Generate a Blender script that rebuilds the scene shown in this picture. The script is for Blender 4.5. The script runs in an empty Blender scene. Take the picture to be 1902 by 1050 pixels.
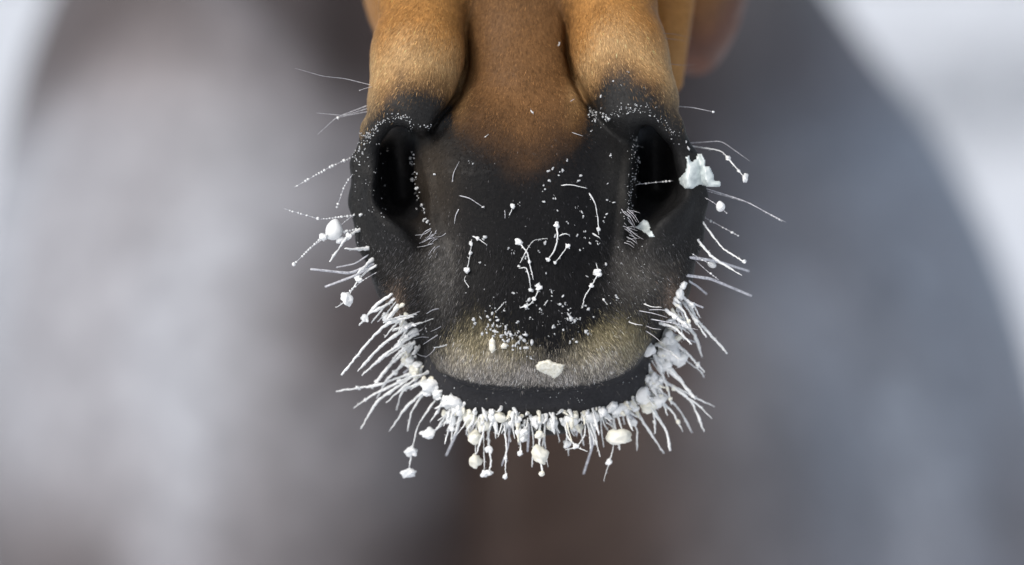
import bpy, math, random
import numpy as np
from mathutils import Vector
from mathutils.bvhtree import BVHTree

random.seed(7)
rng = np.random.default_rng(7)
SC = bpy.context.scene
COL = SC.collection

# ------------------------------------------------------------------ camera
PX = 1.0 / 4400.0            # metres per design unit at the focus distance
DIST = 2.3                   # camera to muzzle
PITCH = math.radians(3.6)
ORG = np.array([0.0, 0.0, 1.12])          # design origin in the world (in the muzzle)
FWD = np.array([0.0, math.cos(PITCH), -math.sin(PITCH)])
UPV = np.array([0.0, math.sin(PITCH), math.cos(PITCH)])
cam_d = bpy.data.cameras.new('camera')
cam = bpy.data.objects.new('camera', cam_d)
COL.objects.link(cam)
cam.location = Vector(ORG - DIST * FWD)
cam.rotation_euler = (math.pi / 2 - PITCH, 0, 0)
cam_d.sensor_width = 36.0
cam_d.lens = 36.0 * DIST / (1902 * PX)
cam_d.clip_end = 2000.0
cam_d.dof.use_dof = True
cam_d.dof.focus_distance = DIST + 0.012
cam_d.dof.aperture_fstop = 3.4
SC.camera = cam

# ------------------------------------------------------------------ sky and sun
SUN_EL, SUN_AZ = math.radians(38), math.radians(-38)   # in front of the horse, to the left
W = bpy.data.worlds.new('World')
SC.world = W
W.use_nodes = True
wn, wl = W.node_tree.nodes, W.node_tree.links
wn.clear()
sky = wn.new('ShaderNodeTexSky'); sky.sky_type = 'NISHITA'; sky.sun_disc = False
sky.sun_elevation = SUN_EL
sky.sun_rotation = math.pi - SUN_AZ
sky.air_density = 1.0; sky.dust_density = 3.0; sky.ozone_density = 1.5
hs = wn.new('ShaderNodeHueSaturation'); hs.inputs['Saturation'].default_value = 0.55
bg = wn.new('ShaderNodeBackground'); bg.inputs['Strength'].default_value = 0.12
wo = wn.new('ShaderNodeOutputWorld')
wl.new(sky.outputs[0], hs.inputs['Color']); wl.new(hs.outputs[0], bg.inputs[0]); wl.new(bg.outputs[0], wo.inputs[0])
sun_d = bpy.data.lights.new('sun', 'SUN')
sun_d.energy = 1.3; sun_d.angle = math.radians(14); sun_d.color = (1.0, 0.95, 0.88)
sun = bpy.data.objects.new('sun', sun_d); COL.objects.link(sun)
sdir = Vector((math.sin(SUN_AZ) * math.cos(SUN_EL), -math.cos(SUN_AZ) * math.cos(SUN_EL), math.sin(SUN_EL)))
sun.rotation_euler = sdir.to_track_quat('Z', 'Y').to_euler()
sun.location = (-2, -3, 5)

SC.view_settings.view_transform = 'Standard'
SC.view_settings.look = 'None'
SC.view_settings.gamma = 1.0
SC.view_settings.use_curve_mapping = False
SC.view_settings.exposure = 0.35
SC.render.film_transparent = False


# ------------------------------------------------------------------ helpers
def lin(c):
    c = np.asarray(c, dtype=np.float32) / 255.0
    return np.where(c <= 0.04045, c / 12.92, ((c + 0.055) / 1.055) ** 2.4)


def to_world(P):
    P = np.asarray(P, dtype=np.float64)
    return ORG + P[..., 0:1] * PX * np.array([1.0, 0, 0]) + P[..., 1:2] * PX * FWD + P[..., 2:3] * PX * UPV


def to_design(Q):
    d = np.asarray(Q, dtype=np.float64) - ORG
    return np.stack([d[..., 0], d @ FWD, d @ UPV], -1) / PX


CAMD = DIST / PX


def dp(px, py, Y=0.0):
    """photograph pixel at depth Y (design units behind the focus plane) -> design point"""
    k = 1.0 + Y / CAMD
    return np.array([(px - 951.0) * k, Y, (525.0 - py) * k])


def pix(P):
    k = 1.0 + P[..., 1] / CAMD
    return 951.0 + P[..., 0] / k, 525.0 - P[..., 2] / k


def mesh_obj(name, verts, faces, mat, parent=None, smooth=True):
    me = bpy.data.meshes.new(name)
    me.from_pydata([tuple(v) for v in verts], [], [tuple(f) for f in faces])
    if smooth:
        me.polygons.foreach_set('use_smooth', [True] * len(me.polygons))
    me.update()
    o = bpy.data.objects.new(name, me)
    COL.objects.link(o)
    if mat: me.materials.append(mat)
    if parent: o.parent = parent
    return o


def fast_mesh(name, V, F):
    """V (n,3), F (m,k) numpy arrays"""
    me = bpy.data.meshes.new(name)
    V = np.ascontiguousarray(V, dtype=np.float32); F = np.ascontiguousarray(F, dtype=np.int32)
    k = F.shape[1]
    me.vertices.add(len(V)); me.vertices.foreach_set('co', V.ravel())
    me.loops.add(F.size); me.loops.foreach_set('vertex_index', F.ravel())
    me.polygons.add(len(F))
    me.polygons.foreach_set('loop_start', np.arange(0, F.size, k, dtype=np.int32))
    me.polygons.foreach_set('loop_total', np.full(len(F), k, dtype=np.int32))
    me.polygons.foreach_set('use_smooth', np.ones(len(F), dtype=bool))
    me.update(calc_edges=True)
    return me


def color_attr(me, name, rgb):
    a = me.color_attributes.new(name, 'FLOAT_COLOR', 'POINT')
    c = np.ones((len(rgb), 4), dtype=np.float32); c[:, :3] = rgb
    a.data.foreach_set('color', c.ravel())


def principled(name):
    m = bpy.data.materials.new(name); m.use_nodes = True
    nt = m.node_tree
    return m, nt.nodes, nt.links, nt.nodes['Principled BSDF']


def sstep(a, b, x):
    t = np.clip((x - a) / (b - a), 0, 1)
    return t * t * (3 - 2 * t)


# ------------------------------------------------------------------ materials
def mat_coat():
    m, n, l, b = principled('horse_coat')
    at = n.new('ShaderNodeAttribute'); at.attribute_name = 'coat'
    tc = n.new('ShaderNodeTexCoord')
    n1 = n.new('ShaderNodeTexNoise'); n1.inputs['Scale'].default_value = 700; n1.inputs['Detail'].default_value = 3
    n2 = n.new('ShaderNodeTexNoise'); n2.inputs['Scale'].default_value = 60; n2.inputs['Detail'].default_value = 4
    l.new(tc.outputs['Object'], n1.inputs['Vector']); l.new(tc.outputs['Object'], n2.inputs['Vector'])
    r1 = n.new('ShaderNodeMapRange'); r1.inputs[1].default_value = .25; r1.inputs[2].default_value = .75
    r1.inputs[3].default_value = .75; r1.inputs[4].default_value = 1.15
    l.new(n1.outputs[0], r1.inputs[0])
    r2 = n.new('ShaderNodeMapRange'); r2.inputs[1].default_value = .3; r2.inputs[2].default_value = .7
    r2.inputs[3].default_value = .8; r2.inputs[4].default_value = 1.2
    l.new(n2.outputs[0], r2.inputs[0])
    mu = n.new('ShaderNodeMath'); mu.operation = 'MULTIPLY'
    l.new(r1.outputs[0], mu.inputs[0]); l.new(r2.outputs[0], mu.inputs[1])
    vm = n.new('ShaderNodeVectorMath'); vm.operation = 'SCALE'
    l.new(at.outputs['Color'], vm.inputs[0]); l.new(mu.outputs[0], vm.inputs['Scale'])
    l.new(vm.outputs[0], b.inputs['Base Color'])
    b.inputs['Roughness'].default_value = 0.62
    b.inputs['Specular IOR Level'].default_value = 0.14
    bp = n.new('ShaderNodeBump'); bp.inputs['Strength'].default_value = .35; bp.inputs['Distance'].default_value = .0006
    l.new(n1.outputs[0], bp.inputs['Height'])
    n3 = n.new('ShaderNodeTexVoronoi'); n3.inputs['Scale'].default_value = 420; n3.feature = 'SMOOTH_F1'
    l.new(tc.outputs['Object'], n3.inputs['Vector'])
    bp2 = n.new('ShaderNodeBump'); bp2.inputs['Strength'].default_value = .22; bp2.inputs['Distance'].default_value = .0007
    l.new(n3.outputs['Distance'], bp2.inputs['Height']); l.new(bp.outputs[0], bp2.inputs['Normal']); l.new(bp2.outputs[0], b.inputs['Normal'])
    rr = n.new('ShaderNodeMapRange'); rr.inputs[1].default_value = .3; rr.inputs[2].default_value = .7; rr.inputs[3].default_value = .42; rr.inputs[4].default_value = .72
    l.new(n2.outputs[0], rr.inputs[0]); l.new(rr.outputs[0], b.inputs['Roughness'])
    return m


def mat_hair():
    m, n, l, b = principled('short_hair')
    at = n.new('ShaderNodeAttribute'); at.attribute_name = 'coat'
    l.new(at.outputs['Color'], b.inputs['Base Color'])
    b.inputs['Roughness'].default_value = .5
    b.inputs['Specular IOR Level'].default_value = .12
    return m


def mat_frost(name, c1, c2, rough=.55, scale=900, sss=.25):
    m, n, l, b = principled(name)
    tc = n.new('ShaderNodeTexCoord')
    n1 = n.new('ShaderNodeTexNoise'); n1.inputs['Scale'].default_value = scale; n1.inputs['Detail'].default_value = 4
    l.new(tc.outputs['Object'], n1.inputs['Vector'])
    cr = n.new('ShaderNodeValToRGB')
    cr.color_ramp.elements[0].position = .3; cr.color_ramp.elements[0].color = (*c1, 1)
    cr.color_ramp.elements[1].position = .65; cr.color_ramp.elements[1].color = (*c2, 1)
    l.new(n1.outputs[0], cr.inputs[0]); l.new(cr.outputs[0], b.inputs['Base Color'])
    b.inputs['Roughness'].default_value = rough
    if sss:
        b.inputs['Subsurface Weight'].default_value = sss
        b.inputs['Subsurface Radius'].default_value = (.6, .8, 1.0)
        b.inputs['Subsurface Scale'].default_value = .002
    bp = n.new('ShaderNodeBump'); bp.inputs['Strength'].default_value = .5; bp.inputs['Distance'].default_value = .0005
    l.new(n1.outputs[0], bp.inputs['Height']); l.new(bp.outputs[0], b.inputs['Normal'])
    return m


M_COAT = mat_coat()
M_HAIR = mat_hair()
M_FROST = mat_frost('hoar_frost', (.60, .62, .63), (.86, .87, .87), sss=0)
M_GRAIN = mat_frost('frost_grain', (.34, .35, .37), (.66, .68, .69), sss=0)
M_CREAM = mat_frost('creamy_ice', (.60, .57, .46), (.84, .83, .75), sss=0)
M_ICE = mat_frost('melting_ice', (.42, .48, .49), (.66, .72, .72), rough=.28, scale=420, sss=0)
M_THREAD = mat_frost('frosted_whisker', (.30, .30, .34), (.66, .67, .71), sss=0)
M_DARKWH = mat_frost('bare_whisker', (.06, .05, .05), (.2, .17, .15), sss=0)


# ------------------------------------------------------------------ implicit surface of the horse
def smin(a, b, k):
    h = np.maximum(k - np.abs(a - b), 0) / k
    return np.minimum(a, b) - h * h * k * .25


def smax(a, b, k):
    return -smin(-a, -b, k)


def ell(P, c, r):
    q = P - np.asarray(c, dtype=np.float32)
    r = np.asarray(r, dtype=np.float32)
    k0 = np.sqrt(((q / r) ** 2).sum(-1)); k1 = np.sqrt(((q / (r * r)) ** 2).sum(-1))
    return k0 * (k0 - 1.0) / np.maximum(k1, 1e-6)


def sell(P, c, r, ex, ey=2.0):
    """superellipsoid: exponent ex in the frontal plane, ey in depth"""
    q = np.abs(P - np.asarray(c, dtype=np.float32)) / np.asarray(r, dtype=np.float32)
    g = (q[..., 0] ** ex + q[..., 2] ** ex) ** (ey / ex) + q[..., 1] ** ey
    g = np.maximum(g, 1e-9) ** (1.0 / ey)
    return (g - 1.0) * min(r)


def cone(P, a, b, ra, rb, ys=1.0):
    a = np.asarray(a, dtype=np.float32).copy(); b = np.asarray(b, dtype=np.float32).copy()
    Q = P
    if ys != 1.0:
        s = np.array([1, 1 / ys, 1], dtype=np.float32)
        Q = P * s; a = a * s; b = b * s
    ab = b - a
    t = np.clip(((Q - a) @ ab) / (ab @ ab), 0, 1)
    d = np.sqrt((((Q - a) - t[..., None] * ab) ** 2).sum(-1))
    return d - (ra + (rb - ra) * t)


def chain(P, pts, k=20):
    f = None
    for (a, b) in zip(pts[:-1], pts[1:]):
        d = cone(P, dp(*a[:3]), dp(*b[:3]), a[3], b[3])
        f = d if f is None else smin(f, d, k)
    return f


def wd(x, y, z):            # world metres -> design units
    return to_design(np.array([x, y, z])).astype(np.float32)


MM = 1.0 / PX               # one metre in design units


def body_field(P):
    f = None

    def add(d, k):
        nonlocal f
        f = d if f is None else smin(f, d, k)
    # upper head, poll, neck
    add(cone(P, dp(960, -50, 430), wd(-.005, .30, 1.62), 225, 420, 1.15), 60)
    add(ell(P, wd(.085, .27, 1.40), (150, 480, 520)), 120)      # jowls
    add(ell(P, wd(-.085, .27, 1.40), (150, 480, 520)), 120)
    add(cone(P, wd(0, .33, 1.66), wd(-.02, .85, 1.52), 450, 640, 1.0), 200)
    add(cone(P, wd(-.02, .85, 1.50), wd(-.03, 1.42, 1.20), 620, 1000, 1.0), 300)
    add(cone(P, wd(0, .35, 1.74), wd(-.06, 1.75, 1.45), 250, 450, 1.0), 300)
    # shoulders, breast, barrel, quarters
    add(ell(P, wd(.09, 1.42, .79), (.29 * MM, .34 * MM, .47 * MM)), 300)
    add(ell(P, wd(-.165, 1.42, .94), (.203 * MM, .34 * MM, .42 * MM)), 300)
    add(ell(P, wd(.10, 1.14, .90), (.11 * MM, .12 * MM, .17 * MM)), 250)
    add(ell(P, wd(-.13, 1.14, .90), (.11 * MM, .12 * MM, .17 * MM)), 250)
    add(ell(P, wd(-.05, 2.05, 1.05), (.31 * MM, .85 * MM, .36 * MM)), 400)
    add(ell(P, wd(-.08, 2.85, 1.14), (.30 * MM, .42 * MM, .36 * MM)), 400)
    # legs
    for sx in (-1, 1):
        cx = -.01 + sx * .15
        add(cone(P, wd(cx, 1.42, .82), wd(cx, 1.38, .46), 460, 230), 250)
        add(cone(P, wd(cx, 1.38, .46), wd(cx, 1.40, .14), 230, 140), 100)
        add(cone(P, wd(cx, 1.40, .14), wd(cx, 1.34, .03), 160, 260), 100)
        hx = -.08 + sx * .15
        add(cone(P, wd(hx, 2.90, .95), wd(hx, 2.85, .70), 700, 450), 250)
        add(cone(P, wd(hx, 2.85, .72), wd(hx, 3.18, .48), 430, 230), 150)
        add(cone(P, wd(hx, 3.18, .48), wd(hx, 3.12, .14), 210, 150), 100)
        add(cone(P, wd(hx, 3.12, .14), wd(hx, 3.04, .03), 160, 260), 100)
    # ears
    for sx in (-1, 1):
        add(cone(P, wd(sx * .06, .36, 1.78), wd(sx * .085, .33, 1.93), 190, 40), 60)
    return f


def muzzle_field(P):
    # core of the nose and bridge
    f = cone(P, dp(985, 520, 245), dp(952, -220, 500), 190, 226, .92)
    X = P[..., 0]; Z = P[..., 2]
    # nasal strip between the grooves
    f = smin(f, cone(P, dp(975, 300, 175), dp(950, -220, 395), 122, 118, .85), 24)
    # false-nostril bulges either side of it
    f = smin(f, chain(P, [(786, -220, 330, 76), (788, 0, 222, 79), (778, 100, 155, 84), (761, 192, 116, 80)], 30), 8)
    f = smin(f, chain(P, [(1126, -220, 330, 78), (1132, 0, 222, 82), (1148, 95, 155, 87), (1182, 188, 116, 80)], 30), 8)
    # nose plate between the nostrils, narrowing downward
    c = dp(975, 420, 150)
    py = 525.0 - Z
    hw = np.interp(py, [150, 260, 340, 430, 520, 620], [196, 218, 212, 186, 166, 190]).astype(np.float32)
    cxp = np.interp(py, [200, 500], [972, 985]).astype(np.float32) - 951.0
    Q = P.copy(); Q[..., 0] = (X - cxp) / hw * 200.0
    Q[..., 1] = Q[..., 1] - np.clip(320 - py, 0, 400) * .42
    pl = sell(Q, (0, c[1], c[2]), (200, 140, 300), 3.0, 2.6)
    # wings of the nostrils
    wl_ = smin(ell(P, dp(755, 370, 220), (104, 205, 135)), ell(P, dp(803, 500, 170), (112, 128, 120)), 60)
    wr_ = smin(ell(P, dp(1207, 370, 220), (106, 205, 135)), ell(P, dp(1178, 505, 170), (110, 128, 120)), 60)
    f = smin(f, wl_, 30); f = smin(f, wr_, 30)
    f = smin(f, ell(P, dp(768, 330, 350), (92, 190, 130)), 30); f = smin(f, ell(P, dp(1196, 330, 350), (92, 190, 130)), 30)
    # carve the nostrils
    nl = smin(cone(P, dp(736, 260, 70), dp(746, 360, 70), 41, 44, 3.2), cone(P, dp(748, 360, 60), dp(786, 446, 45), 42, 14, 2.4), 30)
    nl = smax(nl, P[..., 1] - 300, 30)
    nr = smin(cone(P, dp(1220, 255, 70), dp(1222, 345, 70), 42, 47, 3.2), cone(P, dp(1220, 345, 60), dp(1178, 440, 45), 44, 14, 2.4), 30)
    nr = smax(nr, P[..., 1] - 300, 30)
    f = smax(f, -nl, 26); f = smax(f, -nr, 26)
    # rims
    rl = chain(P, [(790, 222, 62, 18), (762, 208, 58, 22), (728, 206, 66, 23), (694, 240, 90, 20), (672, 305, 118, 18), (672, 375, 130, 20),
                   (692, 445, 128, 26), (728, 495, 112, 32), (775, 525, 90, 34)], 20)
    rr = chain(P, [(1140, 205, 62, 16), (1170, 200, 58, 20), (1205, 200, 62, 23), (1246, 236, 86, 20), (1280, 300, 118, 18), (1290, 370, 130, 20),
                   (1276, 440, 128, 26), (1242, 493, 112, 32), (1195, 525, 90, 34)], 20)
    f = smin(f, rl, 24); f = smin(f, rr, 24)
    f = smin(f, pl, 9)
    # upper lip
    ul = sell(P, dp(1002, 590, 140), (206, 132, 130), 3.2, 2.3)
    f = smin(f, ul, 40)
    # mouth corners run back and up
    f = smin(f, chain(P, [(815, 630, 200, 58), (800, 560, 320, 60), (800, 450, 450, 90)], 30), 25)
    f = smin(f, chain(P, [(1180, 630, 200, 52), (1192, 560, 320, 58), (1195, 450, 450, 90)], 30), 25)
    # lower lip and chin
    ll = sell(P, dp(994, 670, 190), (218, 92, 142), 2.15, 2.1)
    ch = ell(P, dp(990, 625, 400), (180, 112, 180))
    lo = smin(ll, ch, 40)
    f = smin(f, lo, 6)
    # lower jaw and cheek behind
    f = smin(f, cone(P, dp(985, 520, 480), dp(960, -200, 900), 150, 220, 1.0), 60)
    f = smin(f, cone(P, dp(1246, 150, 520), dp(1226, -260, 640), 24, 110, 1.0), 30)
    f = smin(f, ell(P, dp(1292, -150, 1050), (122, 300, 320)), 40)
    f = smin(f, ell(P, dp(752, -120, 700), (95, 250, 250)), 40)
    return f


GROOVE_L = [(866, -140), (863, -60), (861, 0), (857, 60), (847, 120), (832, 175), (815, 220), (800, 244)]
GROOVE_R = [(1034, -140), (1037, -60), (1040, 0), (1048, 50), (1062, 95), (1078, 140), (1092, 180), (1102, 208)]


def groove_points(path):
    """the crease where bulge and bridge meet: deepest surface point near the guess"""
    out = []
    Ys = np.arange(-60, 600, 2.0)
    for (gx_, gy_) in path:
        best = None
        for px_ in (np.arange(gx_ - 30, gx_ + 31, 3.0) if gy_ < 190 else [gx_]):
            d = muzzle_field(np.array([dp(px_, gy_, Y) for Y in Ys], dtype=np.float32))
            Y = Ys[np.argmax(d < 0)]
            if best is None or Y > best[2]:
                best = (px_, gy_, Y)
        out.append(best)
    return out


GL = groove_points(GROOVE_L); GR = groove_points(GROOVE_R)


def horse_field(P):
    P = P.astype(np.float32)
    f = muzzle_field(P)
    for G in (GL, GR):
        g = None
        for i in range(len(G) - 1):
            d = cone(P, dp(*G[i]), dp(*G[i + 1]), 6.0, 6.0, 7.0)
            g = d if g is None else np.minimum(g, d)
        f = smax(f, -g, 12)
    return smin(body_field(P), f, 40)


def surface_nets(F, org, h):
    S = F < 0
    nx, ny, nz = F.shape
    cnt = np.zeros((nx - 1, ny - 1, nz - 1), dtype=np.uint8)
    offs = [(i, j, k) for i in (0, 1) for j in (0, 1) for k in (0, 1)]
    for (i, j, k) in offs:
        cnt += S[i:nx - 1 + i, j:ny - 1 + j, k:nz - 1 + k]
    act = (cnt > 0) & (cnt < 8)
    ci = np.argwhere(act)
    ids = np.full(act.shape, -1, dtype=np.int32)
    ids[act] = np.arange(len(ci))
    acc = np.zeros((len(ci), 3)); num = np.zeros(len(ci))
    for a in offs:
        for ax in range(3):
            if a[ax]: continue
            b = list(a); b[ax] = 1
            A = ci + np.array(a); B = ci + np.array(b)
            fa = F[A[:, 0], A[:, 1], A[:, 2]]; fb = F[B[:, 0], B[:, 1], B[:, 2]]
            m = (fa < 0) != (fb < 0)
            t = np.where(m, fa / np.where(m, fa - fb, 1), 0)
            p = np.tile(np.array(a, dtype=float), (len(ci), 1)); p[:, ax] += t
            acc += p * m[:, None]; num += m
    V = (ci + acc / num[:, None]) * h + org
    quads = []
    for ax in range(3):
        sl0 = [slice(None)] * 3; sl1 = [slice(None)] * 3
        sl0[ax] = slice(0, -1); sl1[ax] = slice(1, None)
        d = S[tuple(sl0)] != S[tuple(sl1)]
        e = np.argwhere(d)
        u, v = (ax + 1) % 3, (ax + 2) % 3
        ok = (e[:, u] > 0) & (e[:, v] > 0) & (e[:, u] < F.shape[u] - 1) & (e[:, v] < F.shape[v] - 1)
        e = e[ok]
        def cid(du, dv):
            q = e.copy(); q[:, u] += du; q[:, v] += dv
            return ids[q[:, 0], q[:, 1], q[:, 2]]
        Q = np.stack([cid(-1, -1), cid(0, -1), cid(0, 0), cid(-1, 0)], 1)
        inside = S[e[:, 0], e[:, 1], e[:, 2]]
        Q = np.where(inside[:, None], Q, Q[:, ::-1])
        quads.append(Q)
    Q = np.concatenate(quads)
    Q = Q[(Q >= 0).all(1)]
    return V, Q


def nets_sparse(lo, hi, h, R, band):
    lo = np.array(lo, float); n = np.ceil((np.array(hi) - lo) / (h * R)).astype(int)
    ax = [lo[i] + (np.arange(n[i]) + .5) * h * R - h * .5 for i in range(3)]
    G = np.stack(np.meshgrid(*ax, indexing='ij'), -1)
    C = horse_field(G.reshape(-1, 3)).reshape(n).astype(np.float32)
    near = np.abs(C) < band
    F = C.repeat(R, 0).repeat(R, 1).repeat(R, 2)
    M = near.repeat(R, 0).repeat(R, 1).repeat(R, 2)
    idx = np.argwhere(M)
    vals = np.empty(len(idx), dtype=np.float32)
    for s in range(0, len(idx), 400000):
        vals[s:s + 400000] = horse_field(idx[s:s + 400000] * h + lo)
    F[M] = vals
    return surface_nets(F, lo, h)


BOX_LO = np.array([-440., -80., -330.]); BOX_HI = np.array([560., 1500., 660.])
Vf, Qf = nets_sparse(BOX_LO, BOX_HI, 4.0, 6, 34)
Vc, Qc = nets_sparse((-2000, -120, -5150), (2000, 16500, 4000), 56.0, 3, 260)
cq = Vc[Qc].mean(1)
inb = ((cq > BOX_LO + 30) & (cq < BOX_HI - 30)).all(1)
Qc = Qc[~inb]
used = np.unique(Qc); rm = np.full(len(Vc), -1); rm[used] = np.arange(len(used))
Vc = Vc[used]; Qc = rm[Qc]


def vnoise(P, s, seed=0):
    """smooth value noise on points, 0..1"""
    Q = P * s + seed * 17.3
    i = np.floor(Q).astype(np.int64); fr = Q - i
    fr = fr * fr * (3 - 2 * fr)
    def hsh(a, b, c):
        n = (a * 374761393 + b * 668265263 + c * 2147483647 + seed * 1274126177) & 0xffffffff
        n = ((n ^ (n >> 13)) * 1274126177) & 0xffffffff
        return ((n ^ (n >> 16)) & 0xffff) / 65535.0
    r = 0
    for dx in (0, 1):
        for dy in (0, 1):
            for dz in (0, 1):
                w = (fr[:, 0] if dx else 1 - fr[:, 0]) * (fr[:, 1] if dy else 1 - fr[:, 1]) * (fr[:, 2] if dz else 1 - fr[:, 2])
                r = r + w * hsh(i[:, 0] + dx, i[:, 1] + dy, i[:, 2] + dz)
    return r


LIPX = [770, 790, 815, 850, 900, 960, 1050, 1100, 1150, 1180, 1205, 1225]
LIPY = [610, 650, 688, 702, 713, 717, 718, 712, 698, 675, 640, 600]
TRX = [640, 660, 675, 700, 740, 800, 830, 850, 880, 920, 975, 1020, 1060, 1085, 1100, 1130, 1160, 1200, 1240, 1275, 1300]
TRY = [235, 232, 218, 185, 148, 150, 168, 185, 215, 238, 272, 246, 212, 180, 152, 124, 122, 148, 172, 205, 215]
LZX = [780, 810, 850, 900, 940, 1000, 1040, 1080, 1120, 1170, 1200, 1230]
LZY = [700, 655, 606, 605, 632, 658, 652, 622, 592, 588, 610, 700]


def coat_colour(P):
    """natural coat colour (linear) with some painted rim light, and hair kind by anatomical position"""
    x, y = pix(P); Y = P[:, 1]
    nz = vnoise(P, 1 / 28., 1) - .5; nz2 = vnoise(P, 1 / 9., 2) - .5; nz3 = vnoise(P, 1 / 90., 3) - .5
    tan = lin((158, 114, 64)); brown = lin((110, 79, 49)); pale = lin((180, 155, 116)); black = lin((17, 17, 19)); grey = lin((46, 46, 46))
    dkbr = lin((37, 35, 33)); lipt = lin((138, 128, 98)); lipg = lin((150, 145, 140)); red = lin((100, 70, 58)); low = lin((50, 50, 53))
    side = lin((104, 101, 97)); pink = lin((160, 138, 120))
    c = np.tile(black, (len(P), 1))
    def mix(col, a):
        nonlocal c
        c = c * (1 - a[:, None]) + col * a[:, None]
    # brownish black beside the nose plate, its lit look mixed into the colour
    mix(lin((58, 51, 43)), .8 * np.exp(-((x - 805) / 42) ** 2 - ((y - 335) / 95) ** 2) * (Y < 130))
    mix(lin((48, 47, 45)), .7 * np.exp(-((x - 1150) / 38) ** 2 - ((y - 335) / 95) ** 2) * (Y < 130))
    mix(grey, .75 * sstep(262, 305, np.abs(x - 978)) * sstep(400, 320, y))  # lit outer rim of the nostril wings, painted as grey skin
    mix(grey, .5 * sstep(190, 260, np.abs(x - 981)) * sstep(330, 390, y) * sstep(560, 480, y) * (Y < 190))
    mix(grey, .5 * sstep(285, 318, np.abs(x - 981)) * sstep(520, 440, y))  # rim light down the wing edges, painted in grey
    mix(dkbr, .5 * sstep(450, 540, y) * sstep(130, 230, np.abs(x - 985)))
    mix(side, .6 * np.exp(-((x - 820) / 30) ** 2 - ((y - 500) / 75) ** 2) * (1 + nz2))
    mix(side, .42 * np.exp(-((x - 1195) / 60) ** 2 - ((y - 525) / 60) ** 2) * (1 + nz2))
    mix(grey, .75 * sstep(290, 215, y) * sstep(95, 150, np.abs(x - 970)))
    # tan face above the dark muzzle
    T = np.interp(x, TRX, TRY) + nz * 26 + nz2 * 10
    w = np.where((x > 840) & (x < 1090), 92, 38)
    up = 1 - sstep(-w, w, y - T)
    cen = sstep(840, 880, x) * (1 - sstep(1040, 1085, x))
    base = tan * (1 - cen[:, None]) + brown * cen[:, None]
    fringe = np.clip(1 - np.abs(y - T + 42) / 70., 0, 1) * (1 - cen)
    fringe = np.maximum(fringe * .6, .75 * (sstep(60, 10, x - 668) + sstep(60, 10, 1262 - x)) * sstep(20, 120, y))  # pale outer edges paint the warm rim light into the coat
    fringe = np.clip(fringe, 0, 1)
    base = base * (1 - fringe[:, None]) + pale * fringe[:, None]
    c = c * (1 - up[:, None]) + base * up[:, None]
    # pale lower edge of the upper lip
    L = np.interp(x, LZX, LZY) + nz * 55 + nz2 * 30
    lip = sstep(-22, 40, y - L) * sstep(4, -6, y - np.interp(x, LIPX, LIPY)) * (np.abs(x - 1003) < 205)
    lw = sstep(600, 720, y + nz * 60)[:, None]
    lc = lipt * (1 - lw) + lipg * lw
    lc = lc * (.55 + .9 * (nz2[:, None] + .5) + nz[:, None] * .5)
    c = c * (1 - lip[:, None] * .92) + lc * lip[:, None] * .92
    mix(low, sstep(-2, 6, y - np.interp(x, LIPX, LIPY)) * (np.abs(x - 1003) < 215) * .9)
    # corners of the mouth and chin
    mix(pink, .7 * np.exp(-((x - 735) / 12) ** 2 - ((y - 570) / 32) ** 2))
    mix(pink, .7 * np.exp(-((x - 1250) / 13) ** 2 - ((y - 560) / 32) ** 2))
    mix(dkbr, sstep(752, 775, y) * .9)
    # cheeks and jaw further back
    bk = sstep(380, 560, Y) * (y < 205)
    mix(tan, bk)
    mix(red, sstep(700, 900, Y) * (y < 205))
    return np.clip(c, .004, 1), up, lip


def body_colour(P):
    Wd = to_world(P)
    x, y, z = Wd[:, 0], Wd[:, 1], Wd[:, 2]
    n1 = vnoise(Wd, 9., 5); n2 = vnoise(Wd, 25., 6); n3 = vnoise(Wd * np.array([1, 1, .45]), 14., 8)
    coat = lin((66, 54, 51)); choc = lin((38, 30, 25)); frostw = lin((161, 164, 172)); frostb = lin((158, 165, 176))
    c = np.tile(coat, (len(P), 1))
    c = c * (1 - n1[:, None] * .6) + choc * n1[:, None] * .6
    f = np.where(x < -.03, sstep(.0, .17, -.035 - x + (n1 - .5) * .09), sstep(.10, .26, x + .01 + (n1 - .5) * .09))
    f = f * (.90 + .5 * (n3 - .5) + .35 * (n1 - .5) + .2 * (n2 - .5))
    top = sstep(1.25, 1.13, z + (n3 - .5) * .14 - .25 * np.clip(x, 0, 1)) * (1 - .8 * sstep(.95, .87, z + (n1 - .5) * .06) * sstep(-.2, -.28, x))
    f = f * (.25 + .75 * top) * sstep(.7, 1.0, y)
    f = np.clip(f, 0, 1)
    dk = np.exp(-((x + .105) / .018) ** 2) * sstep(1.13, 1.2, z)  # shadow of neck and jaw painted into the coat as a dark stripe
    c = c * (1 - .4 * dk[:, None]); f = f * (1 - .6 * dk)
    s = sstep(-.1, .15, x)[:, None]
    fr = frostw * (1 - s) + frostb * s
    mv = np.clip(sstep(.4, .8, n1) * .3 + sstep(.98, .86, z) * .35 + sstep(1.12, 1.2, z) * .5, 0, .8)[:, None]
    fr = fr * (1 - mv) + lin((122, 114, 114)) * mv
    c = c * (1 - f[:, None]) + fr * f[:, None]
    tanh = lin((100, 72, 58))
    h = sstep(.9, .5, y)[:, None]
    return c * (1 - h) + tanh * h


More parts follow.
